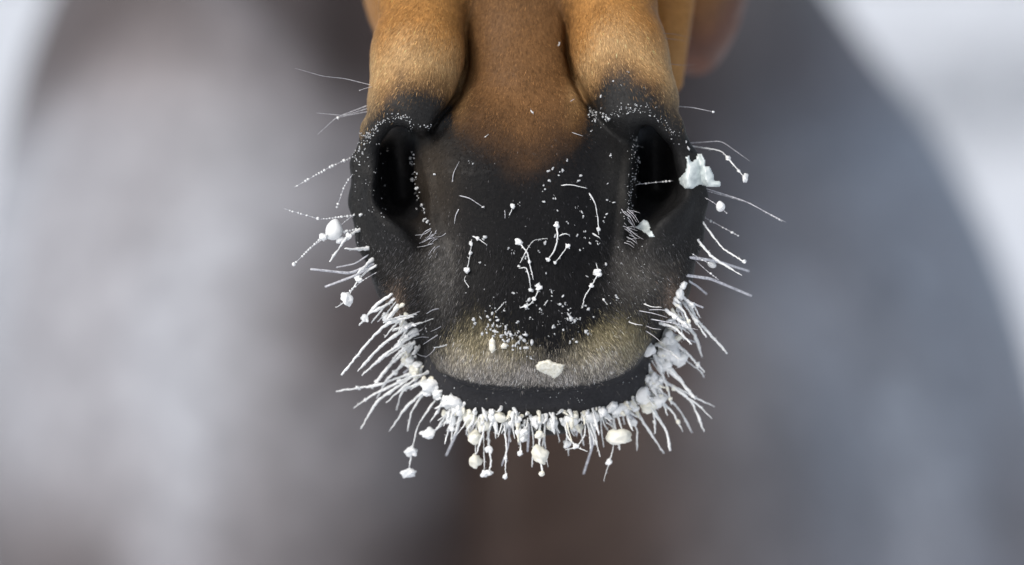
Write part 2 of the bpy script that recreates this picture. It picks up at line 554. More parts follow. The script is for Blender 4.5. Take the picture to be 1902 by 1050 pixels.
colf, upf, lipf = coat_colour(Vf)
wgt = sstep(1150, 1450, Vf[:, 1])[:, None]
colf = colf * (1 - wgt) + lin((100, 70, 58)) * wgt
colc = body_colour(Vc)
V = np.concatenate([Vf, Vc]); Q = np.concatenate([Qf, Qc + len(Vf)])
VW = to_world(V)
horse = bpy.data.objects.new('horse', None); COL.objects.link(horse)
horse['label'] = 'brown horse facing us with black nostrils and frosted whiskers, shoulders blurred behind'
horse['category'] = 'horse'
me = fast_mesh('body', VW, Q)
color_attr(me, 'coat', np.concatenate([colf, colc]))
me.materials.append(M_COAT)
body = bpy.data.objects.new('body', me); COL.objects.link(body); body.parent = horse

# surface queries in design space
BV = BVHTree.FromPolygons([tuple(v) for v in Vf], [tuple(q) for q in Qf])
CAMP = Vector((0, -CAMD, 0))


def surf(px, py):
    """point and normal of the muzzle under a picture position (nearest point if beside it)"""
    t = Vector(dp(px, py, 0)); d = (t - CAMP).normalized()
    h = BV.ray_cast(CAMP, d)
    if h[0] is not None and h[0].y < 620:
        return np.array(h[0]), np.array(h[1])
    h = BV.find_nearest(Vector(dp(px, py, 170)))
    return np.array(h[0]), np.array(h[1])

# ------------------------------------------------------------------ short hair of the face
T3 = np.concatenate([Qf[:, [0, 1, 2]], Qf[:, [0, 2, 3]]])
A, B, C = Vf[T3[:, 0]], Vf[T3[:, 1]], Vf[T3[:, 2]]
TN = np.cross(B - A, C - A); TA = np.linalg.norm(TN, axis=1) * .5
TN = TN / np.maximum(TA[:, None] * 2, 1e-9)
cen_ = (A + B + C) / 3
tx, ty = pix(cen_)
vis = (TN[:, 1] < .35) & (tx > 600) & (tx < 1420) & (ty > -30) & (ty < 790) & (cen_[:, 1] < 900)
bare = (ty > np.interp(tx, LIPX, LIPY) - 2)
wt = TA * vis * np.where(bare, .05, 1.0) * np.where(cen_[:, 1] > 450, .35, 1.0)
NH = 420000
ti = rng.choice(len(T3), NH, p=wt / wt.sum())
u_, v_ = rng.random(NH), rng.random(NH)
fl = u_ + v_ > 1; u_[fl] = 1 - u_[fl]; v_[fl] = 1 - v_[fl]
HP = A[ti] + (B[ti] - A[ti]) * u_[:, None] + (C[ti] - A[ti]) * v_[:, None]
VN = np.zeros_like(Vf)
for k_ in range(3):
    np.add.at(VN, T3[:, k_], TN * TA[:, None])
VN /= np.maximum(np.linalg.norm(VN, axis=1)[:, None], 1e-9)
HN = VN[T3[ti, 0]]
jit = HP + rng.normal(0, 13, HP.shape) * np.array([1, 0, 1.2])
hc, hup, hlip = coat_colour(jit)
hx, hy = pix(HP)
nzv = vnoise(HP, 1 / 40., 21)[:, None] - .5
side = np.clip((hx - 985) / 300, -1, 1)
g = np.stack([side * .55, np.full(NH, -.1), np.full(NH, -1.0)], 1)
g[:, 0] += np.where(hy > 480, side * .5, 0)
g += rng.normal(0, .19, g.shape) + nzv * .4
g -= (g * HN).sum(1)[:, None] * HN
g /= np.maximum(np.linalg.norm(g, axis=1)[:, None], 1e-6)
lift = np.where(hup > .5, .16, .30) + rng.normal(0, .08, NH)
hd = g + HN * lift[:, None]
hd /= np.linalg.norm(hd, axis=1)[:, None]
hl = np.where(hup > .5, 13, np.where(hlip > .4, 13, np.where(hy > 455, 12, 7.0))) * rng.uniform(.55, 1.25, NH)
hw_ = np.where(hup > .5, .7, .65) * rng.uniform(.7, 1.2, NH)
sidev = np.cross(hd, HN); sidev /= np.maximum(np.linalg.norm(sidev, axis=1)[:, None], 1e-6)
root = HP - HN * .8
mid = root + hd * (hl * .55)[:, None]
tip = root + (hd * .97 + HN * -.12 * (lift[:, None] > .1)) * hl[:, None]
HV = np.stack([root - sidev * hw_[:, None] * .5, root + sidev * hw_[:, None] * .5,
               mid - sidev * hw_[:, None] * .38, mid + sidev * hw_[:, None] * .38, tip], 1).reshape(-1, 3)
b0 = np.arange(NH) * 5
HF = np.stack([np.stack([b0, b0 + 1, b0 + 2], 1), np.stack([b0 + 1, b0 + 3, b0 + 2], 1), np.stack([b0 + 2, b0 + 3, b0 + 4], 1)], 1).reshape(-1, 3)
val = np.exp(rng.normal(0, .4, NH))
frosty = (hup < .4) & (rng.random(NH) < .016 + .16 * (hy > 430) * (np.abs(hx - 985) > 130))
val = np.where(hlip > .3, np.exp(rng.normal(0, .65, NH)), val)
hc = np.where(frosty[:, None], hc + lin((95, 95, 98)) * rng.random(NH)[:, None], hc * 1.12) * val[:, None]
hm = fast_mesh('short_coat', to_world(HV), HF)
color_attr(hm, 'coat', np.repeat(np.clip(hc, .004, .9), 5, 0))
hm.materials.append(M_HAIR)
coat_o = bpy.data.objects.new('short_coat', hm); COL.objects.link(coat_o); coat_o.parent = horse; coat_o['kind'] = 'stuff'


# ------------------------------------------------------------------ frost: lump meshes
def icosphere(level):
    t = (1 + 5 ** .5) / 2
    v = [(-1, t, 0), (1, t, 0), (-1, -t, 0), (1, -t, 0), (0, -1, t), (0, 1, t), (0, -1, -t), (0, 1, -t), (t, 0, -1), (t, 0, 1), (-t, 0, -1), (-t, 0, 1)]
    v = [np.array(p) / np.linalg.norm(p) for p in v]
    f = [(0, 11, 5), (0, 5, 1), (0, 1, 7), (0, 7, 10), (0, 10, 11), (1, 5, 9), (5, 11, 4), (11, 10, 2), (10, 7, 6), (7, 1, 8),
         (3, 9, 4), (3, 4, 2), (3, 2, 6), (3, 6, 8), (3, 8, 9), (4, 9, 5), (2, 4, 11), (6, 2, 10), (8, 6, 7), (9, 8, 1)]
    for _ in range(level):
        cache = {}; nf = []
        def m_(a, b):
            k = (min(a, b), max(a, b))
            if k not in cache:
                p = v[a] + v[b]; v.append(p / np.linalg.norm(p)); cache[k] = len(v) - 1
            return cache[k]
        for (a, b, c) in f:
            x, y, z = m_(a, b), m_(b, c), m_(c, a)
            nf += [(a, x, z), (b, y, x), (c, z, y), (x, y, z)]
        f = nf
    return np.array(v), np.array(f)


IV2, IF2 = icosphere(2)
IV1, IF1 = icosphere(1)
IV0, IF0 = icosphere(0)
LUMPS = {}
for mi, (mn, mt) in enumerate((('f', M_FROST), ('c', M_CREAM))):
    LUMPS[mn] = []
    for s in range(9):
        r = .6 + .75 * vnoise(IV2, 1.5, 40 + s + mi * 20) + .4 * (vnoise(IV2, 3.2, 60 + s) - .5) + .12 * (vnoise(IV2, 8., 80 + s) - .5)
        lm = fast_mesh('frost_lump', IV2 * r[:, None] * PX, IF2)
        lm.materials.append(mt); LUMPS[mn].append(lm)


LUMPS['b'] = []
for s in range(10):
    r = .45 + 1.0 * vnoise(IV2, 1.7, 240 + s) + .35 * (vnoise(IV2, 3.6, 260 + s) - .5)
    lm = fast_mesh('ice_bead', IV2 * r[:, None] * PX, IF2); lm.materials.append(M_FROST); LUMPS['b'].append(lm)
LUMPS['s'] = []
for s in range(5):
    r = .86 + .28 * vnoise(IV2, 1.1, 140 + s) + .06 * (vnoise(IV2, 5., 160 + s) - .5)
    lm = fast_mesh('ice_drop', IV2 * r[:, None] * PX, IF2); lm.materials.append(M_FROST); LUMPS['s'].append(lm)


def lump(name, P, rx, rz, kind='f', parent=None, ry=None, rot=None):
    o = bpy.data.objects.new(name, random.choice(LUMPS[kind])); COL.objects.link(o)
    o.location = Vector(to_world(np.asarray(P)))
    o.scale = (rx, ry or (rx + rz) * .45, rz)
    o.rotation_euler = rot or (random.uniform(-.4, .4), random.uniform(-.5, .5), random.uniform(-3, 3) * 0 + random.uniform(-.4, .4))
    if parent: o.parent = parent
    return o


def tube(name, pts, rad, mat, parent, sides=6):
    pts = np.asarray(pts); n = len(pts)
    tg = np.gradient(pts, axis=0); tg /= np.linalg.norm(tg, axis=1)[:, None]
    ref = np.array([.13, 1, .21])
    V, F = [], []
    for i in range(n):
        a = np.cross(tg[i], ref); a /= np.linalg.norm(a); b = np.cross(tg[i], a)
        for s in range(sides):
            an = 2 * math.pi * s / sides
            V.append(pts[i] + (a * math.cos(an) + b * math.sin(an)) * rad[i])
    for i in range(n - 1):
        for s in range(sides):
            s2 = (s + 1) % sides
            F.append((i * sides + s, i * sides + s2, (i + 1) * sides + s2, (i + 1) * sides + s))
    F.append(tuple(range(sides - 1, -1, -1))); F.append(tuple((n - 1) * sides + s for s in range(sides)))
    return mesh_obj(name, to_world(np.array(V)), F, mat, parent)


def bez(p, n):
    """smooth curve through a list of control points"""
    p = np.asarray(p, float)
    if len(p) == 2:
        t = np.linspace(0, 1, n)[:, None]
        return p[0] + (p[1] - p[0]) * t
    tt = np.linspace(0, 1, n)
    kn = np.concatenate([[0], np.cumsum(np.linalg.norm(np.diff(p, axis=0), axis=1))]); kn /= kn[-1]
    q = np.stack([np.interp(tt, kn, p[:, k]) for k in range(p.shape[1])], 1)
    for _ in range(max(2, n // 6)):
        q[1:-1] = q[:-2] * .25 + q[1:-1] * .5 + q[2:] * .25
    return q


NEEDLE_AT = []


def whisker(path, w, dY=-40, style='frost', sag=None, beads=(), kind='f', mat=None, hug=False):
    """path: picture positions root..tip; w: width; dY: how much the tip leans back (+) or to us (-)"""
    P0, N0 = surf(*path[0])
    Ys = P0[1] + np.linspace(0, 1, len(path)) ** 1.3 * dY
    if hug:            # lies along the skin
        Ys = [surf(*q)[0][1] - 4.0 - (2.0 if i else 0) for i, q in enumerate(path)]
    ctl = [P0 - N0 * 3.0 + np.array([0, 0, 0])]
    for (q, Y) in zip(path[1:], Ys[1:]):
        ctl.append(dp(q[0], q[1], Y))
    L = sum(math.hypot(path[i + 1][0] - path[i][0], path[i + 1][1] - path[i][1]) for i in range(len(path) - 1))
    if len(ctl) == 2:
        b = (random.uniform(-.06, .06) if sag is None else sag) * L
        d = ctl[1] - ctl[0]; nrm = np.array([-d[2], 0, d[0]]); nrm /= max(np.linalg.norm(nrm), 1e-6)
        ctl.insert(1, (ctl[0] + ctl[1]) / 2 + nrm * b)
    n = int(max(10, min(40, L / 3.2)))
    c = bez(ctl, n)
    t = np.linspace(0, 1, n)
    if style == 'frost':
        sd_ = random.randint(1, 900); lum = .7 * vnoise(c, 1 / 16., sd_) + .3 * vnoise(c, 1 / 6., sd_ + 1)
        c[1:-1] += (rng.random((n - 2, 3)) - .5) * min(1.6, w * .25)
        rad = w * .5 * (.35 + 1.25 * lum ** 1.4) * np.where(t > .94, .75, 1) * (1 - .45 * t)
        o = tube('whisker', c, rad, mat or M_FROST, horse, 7)
    elif style == 'blur':
        rad = w * .5 * (.85 + .2 * vnoise(c, 1 / 14., 5)) * (1 - .3 * t)
        o = tube('whisker', c, rad, mat or M_THREAD, horse, 6)
    elif style == 'bead':
        o = tube('whisker', c, np.full(n, .55), M_THREAD, horse, 4)
        dense = bez(ctl, int(max(4, L / 5.2)))
        V, F = [], []
        for q in dense[1:]:
            if random.random() < .18: continue
            r = w * .5 * random.choice([.55, .7, .85, 1.0, 1.35])
            F += [tuple(i + len(V) for i in f) for f in IF1.tolist()]
            V += list(IV1 * r * rng.uniform(.8, 1.2, 3) + q + (rng.random(3) - .5) * .8)
        if V:
            fb = mesh_obj('frost_beads', to_world(np.array(V)), F, M_FROST, o); fb['kind'] = 'stuff'
    else:
        rad = w * .5 * (1 - .75 * t)
        o = tube('whisker', c, rad, mat or M_THREAD, horse, 5)
    for bd in beads:                  # (fraction along, rx, rz)
        i = int(round(bd[0] * (n - 1)))
        lump('ice_bead', c[i] + np.array([0, -1.0, 0]), bd[1] * random.uniform(.8, 1.2), bd[2] * random.uniform(.8, 1.2), 'b' if kind == 'f' else kind, o)
    if style == 'frost':
        NEEDLE_AT.extend((c[i], rad[i]) for i in range(1, n, 4))
    return o


# ---- left of the muzzle
whisker([(688, 158), (640, 146), (600, 142), (548, 127)], 1.3, -60, 'thin')
whisker([(690, 160), (668, 168)], 2.5, -20, 'bead')
whisker([(676, 193), (625, 218), (590, 250)], 2.2, -40, 'thin')
whisker([(672, 200), (640, 215), (588, 210)], 1.8, -30, 'thin')
whisker([(668, 210), (622, 220)], 2.2, -30, 'thin', beads=((.95, 3, 3),))
whisker([(655, 250), (547, 348)], 4.6, -80, 'bead', sag=-.03)
whisker([(656, 320), (640, 345), (626, 385)], 3.6, 30, 'bead')
whisker([(660, 395), (625, 425), (565, 470)], 2.6, 40, 'bead')
whisker([(660, 400), (595, 408), (528, 388)], 4.2, -60, 'bead')
whisker([(664, 425), (598, 440), (546, 491)], 5, -70, 'bead', beads=((.45, 7, 7),))
whisker([(668, 425), (645, 440), (612, 486)], 7.5, -60, beads=((.3, 7, 7),))
whisker([(684, 462), (640, 462)], 7, -30)
whisker([(688, 470), (660, 490), (625, 497)], 3, 60, 'blur')
whisker([(694, 490), (650, 508), (577, 500)], 6.5, -50, 'blur')
whisker([(694, 492), (660, 512), (604, 533)], 5.5, 60, 'blur')
whisker([(694, 488), (665, 520), (640, 562), (624, 571)], 4.5, -40, beads=((.72, 10, 13), (.35, 6, 6)))
whisker([(700, 505), (650, 541)], 3.2, -40, 'bead')
whisker([(692, 480), (664, 508)], 8, -30)
whisker([(700, 492), (672, 512)], 6, -10)
# left cheek fringe
for (p, w, dY) in [
    ([(730, 545), (700, 565), (667, 605)], 8, 20), ([(730, 560), (688, 582)], 7, -20), ([(735, 552), (712, 572), (690, 600)], 5, 60),
    ([(770, 588), (720, 600), (690, 628), (634, 697)], 7, -10), ([(768, 600), (710, 640), (664, 690)], 8, -20),
    ([(776, 618), (720, 655), (672, 698)], 8, 10), ([(770, 635), (740, 655), (720, 682)], 6, 0), ([(766, 640), (722, 680), (690, 722)], 7, 30),
    ([(752, 690), (700, 716), (624, 727)], 6.5, 20), ([(756, 692), (690, 735), (657, 758)], 6, 40), ([(758, 690), (700, 745), (670, 797)], 6.5, 30),
    ([(764, 700), (717, 748)], 6, 0), ([(782, 726), (755, 755), (723, 801)], 5.5, 40), ([(772, 728), (764, 765), (757, 801)], 5.5, 30),
    ([(776, 585), (735, 590), (712, 600)], 6, -40), ([(785, 600), (745, 612)], 5, -50), ([(775, 612), (738, 640)], 7, -20),
    ([(764, 655), (735, 690), (712, 712)], 7, 10), ([(760, 668), (722, 700), (700, 740)], 6, 30), ([(772, 690), (745, 730), (736, 762)], 5, 40)]:
    whisker(p, w * 1.12, dY, beads=[(random.uniform(.15, .9), w * random.uniform(.5, .95), w * random.uniform(.5, .9)) for _ in range(random.choice([0, 0, 1, 2]))])
whisker([(796, 752), (776, 790), (766, 830), (758, 882)], 4, 20, beads=((.72, 11, 11), (.97, 14, 9)))
whisker([(826, 772), (812, 798), (786, 808)], 6, 0, beads=((.9, 15, 9),))
whisker([(838, 760), (838, 822)], 5, 0, beads=((.35, 12, 12), (.6, 6, 6)))
whisker([(852, 770), (850, 800), (829, 846)], 6, 90, 'blur')
# inner corner, thin bright hairs over the lip
for p in [[(815, 574), (792, 583)], [(780, 580), (752, 592)], [(806, 592), (776, 602)], [(818, 606), (800, 616)], [(812, 622), (786, 640)],
          [(808, 644), (790, 664)], [(796, 628), (768, 630)], [(830, 640), (806, 646)], [(785, 612), (760, 624)], [(790, 664), (770, 654)],
          [(1195, 565), (1228, 571)], [(1185, 578), (1240, 590)], [(1208, 594), (1296, 613)], [(1205, 577), (1250, 580)], [(1200, 606), (1228, 612)],
          [(1168, 598), (1192, 604)], [(1200, 615), (1232, 640)], [(1205, 640), (1180, 668)]]:
    whisker(p, random.uniform(1.8, 3.2), -35, random.choice(['thin', 'frost', 'thin']), sag=random.uniform(-.12, .12))
# ---- under the lower lip
whisker([(884, 780), (883, 862)], 3, 10, beads=((.4, 16, 11), (.97, 13, 13)), kind='c')
whisker([(905, 790), (908, 830), (913, 860), (906, 882)], 6, 0, beads=((.5, 7, 8), (.97, 9, 7)))
whisker([(895, 885 - 110), (898, 800), (900, 884)], 2.5, 20, beads=((.98, 8, 6),))
whisker([(934, 772), (938, 889)], 4.5, -10, beads=((.97, 5, 6), (.7, 4, 4)))
whisker([(948, 780), (944, 830), (932, 865)], 4, 60, 'blur')
whisker([(963, 775), (966, 846)], 7, -10, beads=((.45, 10, 13), (.96, 6, 5)))
whisker([(985, 775), (988, 868)], 4, 30)
whisker([(1003, 775), (1008, 884)], 6, -20, beads=((.66, 15, 16), (.3, 8, 8), (.97, 5, 5)), kind='c')
whisker([(1012, 775), (1018, 868)], 4, 20)
whisker([(1046, 775), (1054, 812), (1070, 830), (1090, 839)], 3.6, -20, beads=((.72, 5, 5),))
whisker([(1088, 778), (1086, 810), (1072, 830), (1050, 836)], 3.6, -10)
whisker([(1102, 775), (1100, 830), (1084, 880)], 6, 90, 'blur')
whisker([(1098, 775), (1098, 815)], 6, 20)
whisker([(1140, 770), (1140, 830), (1122, 891)], 4, 0, beads=((.72, 6, 8),))
whisker([(1168, 768), (1184, 800), (1183, 836)], 5, 20, beads=((.4, 8, 7),))
whisker([(918, 772), (921, 815)], 5, 20); whisker([(1030, 775), (1040, 820)], 4, 30)
for k in range(60):
    x0 = random.uniform(832, 1205)
    y0 = float(np.interp(x0, [825, 870, 960, 1080, 1170, 1210], [746, 768, 780, 778, 758, 718])) + random.uniform(-4, 6)
    L = random.choice([18, 26, 34, 46, 62]) * random.uniform(.8, 1.2)
    dx = (x0 - 1000) * .10 + random.uniform(-9, 9)
    w = random.uniform(3, 6.5)
    whisker([(x0, y0), (x0 + dx * .4 + random.uniform(-3, 3), y0 + L * .55), (x0 + dx, y0 + L)], w, random.uniform(-30, 60),
            random.choice(['frost', 'frost', 'frost', 'blur']),
            beads=[(random.uniform(.3, 1), random.uniform(4, 8), random.uniform(4, 8))] if random.random() < .2 else (), kind=random.choice('ffc'))
# ---- right cheek fringe
for (p, w, dY) in [
    ([(1195, 772), (1212, 810), (1233, 842)], 6, 30), ([(1222, 745), (1238, 800), (1245, 838)], 8, 0), ([(1228, 735), (1250, 765), (1268, 802)], 6.5, 10),
    ([(1232, 710), (1262, 760), (1286, 804)], 6, 70), ([(1236, 690), (1285, 745), (1308, 802)], 6.5, 20), ([(1240, 700), (1290, 738), (1327, 756)], 5, 30),
    ([(1240, 690), (1300, 755), (1322, 778)], 6, 10), ([(1225, 665), (1262, 705), (1292, 742)], 13, -10), ([(1272, 552), (1300, 600), (1351, 657)], 6.5, 30),
    ([(1268, 558), (1295, 600), (1312, 627)], 6, 0), ([(1262, 590), (1290, 620), (1304, 662)], 9, 20), ([(1240, 620), (1280, 660), (1309, 692)], 8, 10),
    ([(1245, 640), (1302, 690), (1308, 702)], 4, 60), ([(1262, 545), (1290, 570), (1300, 590)], 7, 20), ([(1235, 575), (1262, 595), (1280, 610)], 8, -20),
    ([(1225, 600), (1255, 610), (1285, 640)], 8, -20), ([(1215, 655), (1240, 720), (1247, 752)], 7, 10), ([(1220, 680), (1225, 730), (1240, 772)], 8, 0),
    ([(1250, 560), (1272, 580), (1284, 612)], 7, 0), ([(1218, 640), (1240, 650), (1262, 668)], 9, -30), ([(1200, 735), (1215, 770), (1217, 805)], 6, 10)]:
    whisker(p, w * 1.1, dY, beads=[(random.uniform(.2, 1), w * random.uniform(.5, .9), w * random.uniform(.5, .9)) for _ in range(random.choice([0, 0, 1, 2]))], kind=random.choice('ffc'))
for k in range(22):                                         # fill between them
    t = random.random(); lft = k % 2
    x0 = np.interp(t, [0, 1], [735, 790] if lft else [1262, 1205]); y0 = np.interp(t, [0, 1], [548, 715])
    an = math.radians(random.uniform(15, 75)); L = random.uniform(22, 60)
    sx = -1 if lft else 1
    whisker([(x0, y0), (x0 + sx * L * math.cos(an), y0 + L * math.sin(an))], random.uniform(3.5, 6.5), random.uniform(-30, 60),
            random.choice(['frost', 'frost', 'blur']))
# ---- right of the nostril
whisker([(1272, 200), (1325, 208)], 2.4, -40, 'thin', beads=((.98, 2.4, 2),))
whisker([(1288, 236), (1340, 262), (1392, 299)], 1.8, -60, 'thin')
whisker([(1292, 238), (1340, 280), (1386, 334)], 3.2, -70, beads=((.62, 5, 5), (.97, 7, 8), (.85, 4, 4)))
whisker([(1312, 349), (1380, 372), (1460, 413)], 2.0, -60, 'thin')
whisker([(1313, 352), (1390, 376), (1452, 411)], 2.4, -50, 'bead')
whisker([(1312, 403), (1371, 438)], 4, -50, 'bead')
whisker([(1310, 366), (1325, 376), (1350, 396)], 2, -40, 'bead')
whisker([(1306, 411), (1342, 462), (1384, 488)], 5, -50, beads=((.98, 4, 4),))
whisker([(1296, 444), (1322, 478), (1378, 512)], 7, -20)
whisker([(1280, 478), (1330, 485), (1391, 504)], 6.5, 90, 'blur')
whisker([(1274, 512), (1320, 518), (1396, 550)], 6.5, 80, 'blur')
whisker([(1276, 520), (1312, 546)], 5, 110, 'blur')
whisker([(1285, 470), (1322, 492)], 3, -20, 'bead'); whisker([(1290, 480), (1335, 520)], 3, -10, 'bead')
# bare dark hairs over the cheek
for p in [[(1215, 60), (1290, 72)], [(1222, 70), (1282, 78)], [(1245, 118), (1292, 120)], [(1248, 128), (1296, 132)], [(1250, 138), (1285, 137)]]:
    whisker(p, 1.2, 120, 'thin', mat=M_DARKWH)
# frosted hairs inside the nostrils
whisker([(1183, 343), (1250, 336)], 3.2, 30, 'bead')
# ---- short frosted feelers on the front of the nose
for (p, w, st, bd) in [
    ([(838, 346), (842, 322), (853, 300)], 2.4, 'thin', ()), ([(845, 362), (872, 368), (900, 387)], 2.8, 'thin', ((.97, 3, 2.5),)),
    ([(853, 385), (846, 400), (844, 416)], 3, 'thin', ()), ([(876, 436), (874, 470), (867, 505)], 3, 'frost', ((.25, 4, 5), (.5, 4, 4), (.97, 7, 8))),
    ([(866, 508), (861, 520), (871, 533)], 2.6, 'frost', ()), ([(874, 438), (888, 443), (904, 455)], 3.4, 'frost', ((.45, 5, 4),)),
    ([(945, 402), (950, 392), (954, 380)], 4, 'frost', ((.85, 5, 6),)), ([(936, 385), (938, 406)], 2.2, 'bead', ()),
    ([(962, 447), (980, 470), (985, 495), (991, 520)], 4.2, 'frost', ((.05, 8, 7), (.6, 4, 4))), ([(962, 497), (978, 465), (990, 446), (1016, 443)], 2, 'frost', ((.03, 4, 3.5),)),
    ([(960, 499), (978, 496), (984, 520), (986, 542)], 3.6, 'frost', ((.95, 5, 4),)), ([(1002, 530), (995, 552), (984, 567), (966, 572)], 4, 'frost', ((.05, 10, 7), (.8, 5, 4), (.45, 5, 4))),
    ([(1033, 412), (1036, 440), (1032, 462), (1016, 486)], 4.6, 'frost', ((.08, 6, 7), (.95, 5, 4))), ([(1036, 440), (1048, 434), (1056, 436)], 3.6, 'frost', ()),
    ([(1055, 457), (1044, 472), (1031, 488)], 2.6, 'frost', ((.03, 7, 7), (.97, 4, 4))), ([(1036, 345), (1060, 343), (1090, 350)], 3.2, 'frost', ()),
    ([(1090, 350), (1106, 378), (1111, 410), (1112, 436)], 3.4, 'frost', ((.9, 4, 5),)), ([(1098, 432), (1113, 441)], 5, 'frost', ()),
    ([(1106, 482), (1112, 506), (1098, 533), (1085, 552), (1082, 572)], 4, 'frost', ((.28, 10, 9), (.55, 5, 6))), ([(943, 552), (922, 578)], 2, 'frost', ()),
    ([(1020, 555), (1012, 566)], 3, 'frost', ()), ([(1115, 550), (1128, 566)], 4, 'frost', ((.5, 4, 3),)), ([(1050, 240), (1083, 253)], 2.2, 'thin', ()),
    ([(985, 204), (990, 210)], 4, 'frost', ()), ([(1037, 88), (1040, 80)], 3, 'frost', ()), ([(896, 256), (907, 250)], 2.6, 'frost', ()),
    ([(1055, 190), (1067, 184)], 2.2, 'thin', ()), ([(815, 168), (848, 170)], 1.5, 'thin', ((.02, 2.5, 2),))]:
    whisker(p, w * .85, -14, st, beads=[(b_[0], b_[1] * .82, b_[2] * .82) for b_ in bd], hug=True)
# ---- stiff pale bristles at the lower end of the nostrils
for k in range(20):
    x0 = random.uniform(800, 832); y0 = random.uniform(424, 470); a = math.radians(random.uniform(15, 55)); L = random.uniform(18, 36)
    whisker([(x0, y0), (x0 - L * math.cos(a), y0 + L * math.sin(a))], random.uniform(.9, 2.2), random.uniform(-30, 5), 'thin', sag=random.uniform(-.2, .2))
for k in range(22):
    x0 = random.uniform(1148, 1172); y0 = random.uniform(385, 450); a = math.radians(random.uniform(-5, 60)); L = random.uniform(14, 34)
    whisker([(x0, y0), (x0 + L * math.cos(a), y0 + L * math.sin(a))], random.uniform(.8, 2.0), random.uniform(-30, 5), 'thin', sag=random.uniform(-.2, .2))

# ---- matted tufts of frost between the whiskers
def tuft(x0, y0, dx, L, w, dY):
    P0, N0 = surf(x0, y0)
    ctl = [P0 + np.array([0, 6.0, 0]), dp(x0 + dx * .35 + random.uniform(-4, 4), y0 + L * .5, P0[1] - 3 + dY * .4), dp(x0 + dx, y0 + L, P0[1] - 4 + dY)]
    n = 14; c = bez(ctl, n); t = np.linspace(0, 1, n); sd = random.randint(1, 900)
    rad = w * .5 * (.35 + 1.3 * vnoise(c, 1 / 8., sd)) * (1.15 - .75 * t)
    rad[-1] *= .4
    NEEDLE_AT.extend((c[i], rad[i]) for i in range(1, n, 4))
    return tube('frost_tuft', c, rad, random.choice([M_FROST, M_FROST, M_CREAM]), horse, 7)


for k in range(78):
    x0 = random.uniform(822, 1214)
    y0 = float(np.interp(x0, [822, 870, 960, 1080, 1170, 1214], [736, 756, 767, 766, 746, 706])) + random.gauss(0, 4)
    tuft(x0, y0, (x0 - 1000) * .07 + random.gauss(0, 7), random.choice([8, 12, 18, 28, 42]) * random.uniform(.8, 1.3), random.uniform(3.5, 12), random.uniform(-12, 25))
for k in range(32):
    t = random.random(); sx = -1 if k % 2 else 1
    x0 = np.interp(t, [0, 1], [738, 812] if sx < 0 else [1258, 1195]) + random.gauss(0, 4); y0 = np.interp(t, [0, 1], [552, 728]) + random.gauss(0, 6)
    an = math.radians(random.uniform(10, 80)); L = random.uniform(14, 46)
    tuft(x0, y0, sx * L * math.cos(an), L * math.sin(an), random.uniform(5, 11), random.uniform(-15, 30))

# ---- frost clumps packed along the lower lip and the mouth corners
def clump(px, py, rx, rz, kind=None, off=4):
    P, N = surf(px, py)
    Y = P[1] - off
    NEEDLE_AT.extend([(dp(px + random.uniform(-1, 1) * rx * .8, py + random.uniform(-1, 1) * rz * .8, Y), min(rx, rz) * .6) for _ in range(3)])
    return lump('frost_clump', dp(px, py, Y), rx, rz, kind or random.choice('fffc'), horse)


for k in range(75):
    x0 = random.uniform(826, 1212)
    y0 = float(np.interp(x0, [825, 870, 960, 1080, 1170, 1212], [748, 768, 779, 777, 757, 712])) + random.gauss(0, 8)
    r = random.choice([2.5, 3, 3.5, 4, 5, 6, 7.5]) * random.uniform(.8, 1.2)
    clump(x0, y0, r * random.uniform(.6, 1.4), r * random.uniform(.8, 2.2), off=random.uniform(0, 12))
for k in range(20):
    t = random.random()
    x0 = np.interp(t, [0, .5, 1], [752, 790, 832]) + random.gauss(0, 6); y0 = np.interp(t, [0, .5, 1], [662, 712, 750]) + random.gauss(0, 6)
    clump(x0, y0, random.uniform(5, 11), random.uniform(5, 11))
for k in range(26):
    t = random.random()
    x0 = np.interp(t, [0, .4, .75, 1], [1268, 1238, 1215, 1185]) + random.gauss(0, 9); y0 = np.interp(t, [0, .4, .75, 1], [545, 640, 715, 755]) + random.gauss(0, 9)
    clump(x0, y0, random.uniform(5, 13), random.uniform(5, 13))
for (x, y, rx, rz, k_) in [(1243, 652, 24, 19, 'f'), (1262, 668, 16, 14, 'f'), (1262, 545, 10, 14, 'f'), (1268, 530, 8, 9, 'f'), (1205, 650, 12, 16, 'f'),
                           (1195, 735, 14, 16, 'f'), (1205, 752, 18, 14, 'c'), (1222, 745, 14, 14, 'f'), (800, 716, 22, 14, 'f'), (842, 744, 14, 12, 'f'),
                           (872, 775, 14, 14, 'c'), (898, 786, 16, 14, 'c'), (1150, 762, 22, 12, 'f'), (1060, 780, 16, 12, 'f'), (1100, 776, 18, 12, 'f'),
                           (930, 776, 14, 10, 'c'), (850, 758, 12, 16, 'f'), (720, 590, 12, 10, 'f'), (752, 600, 14, 9, 'f')]:
    clump(x, y, rx, rz, k_)

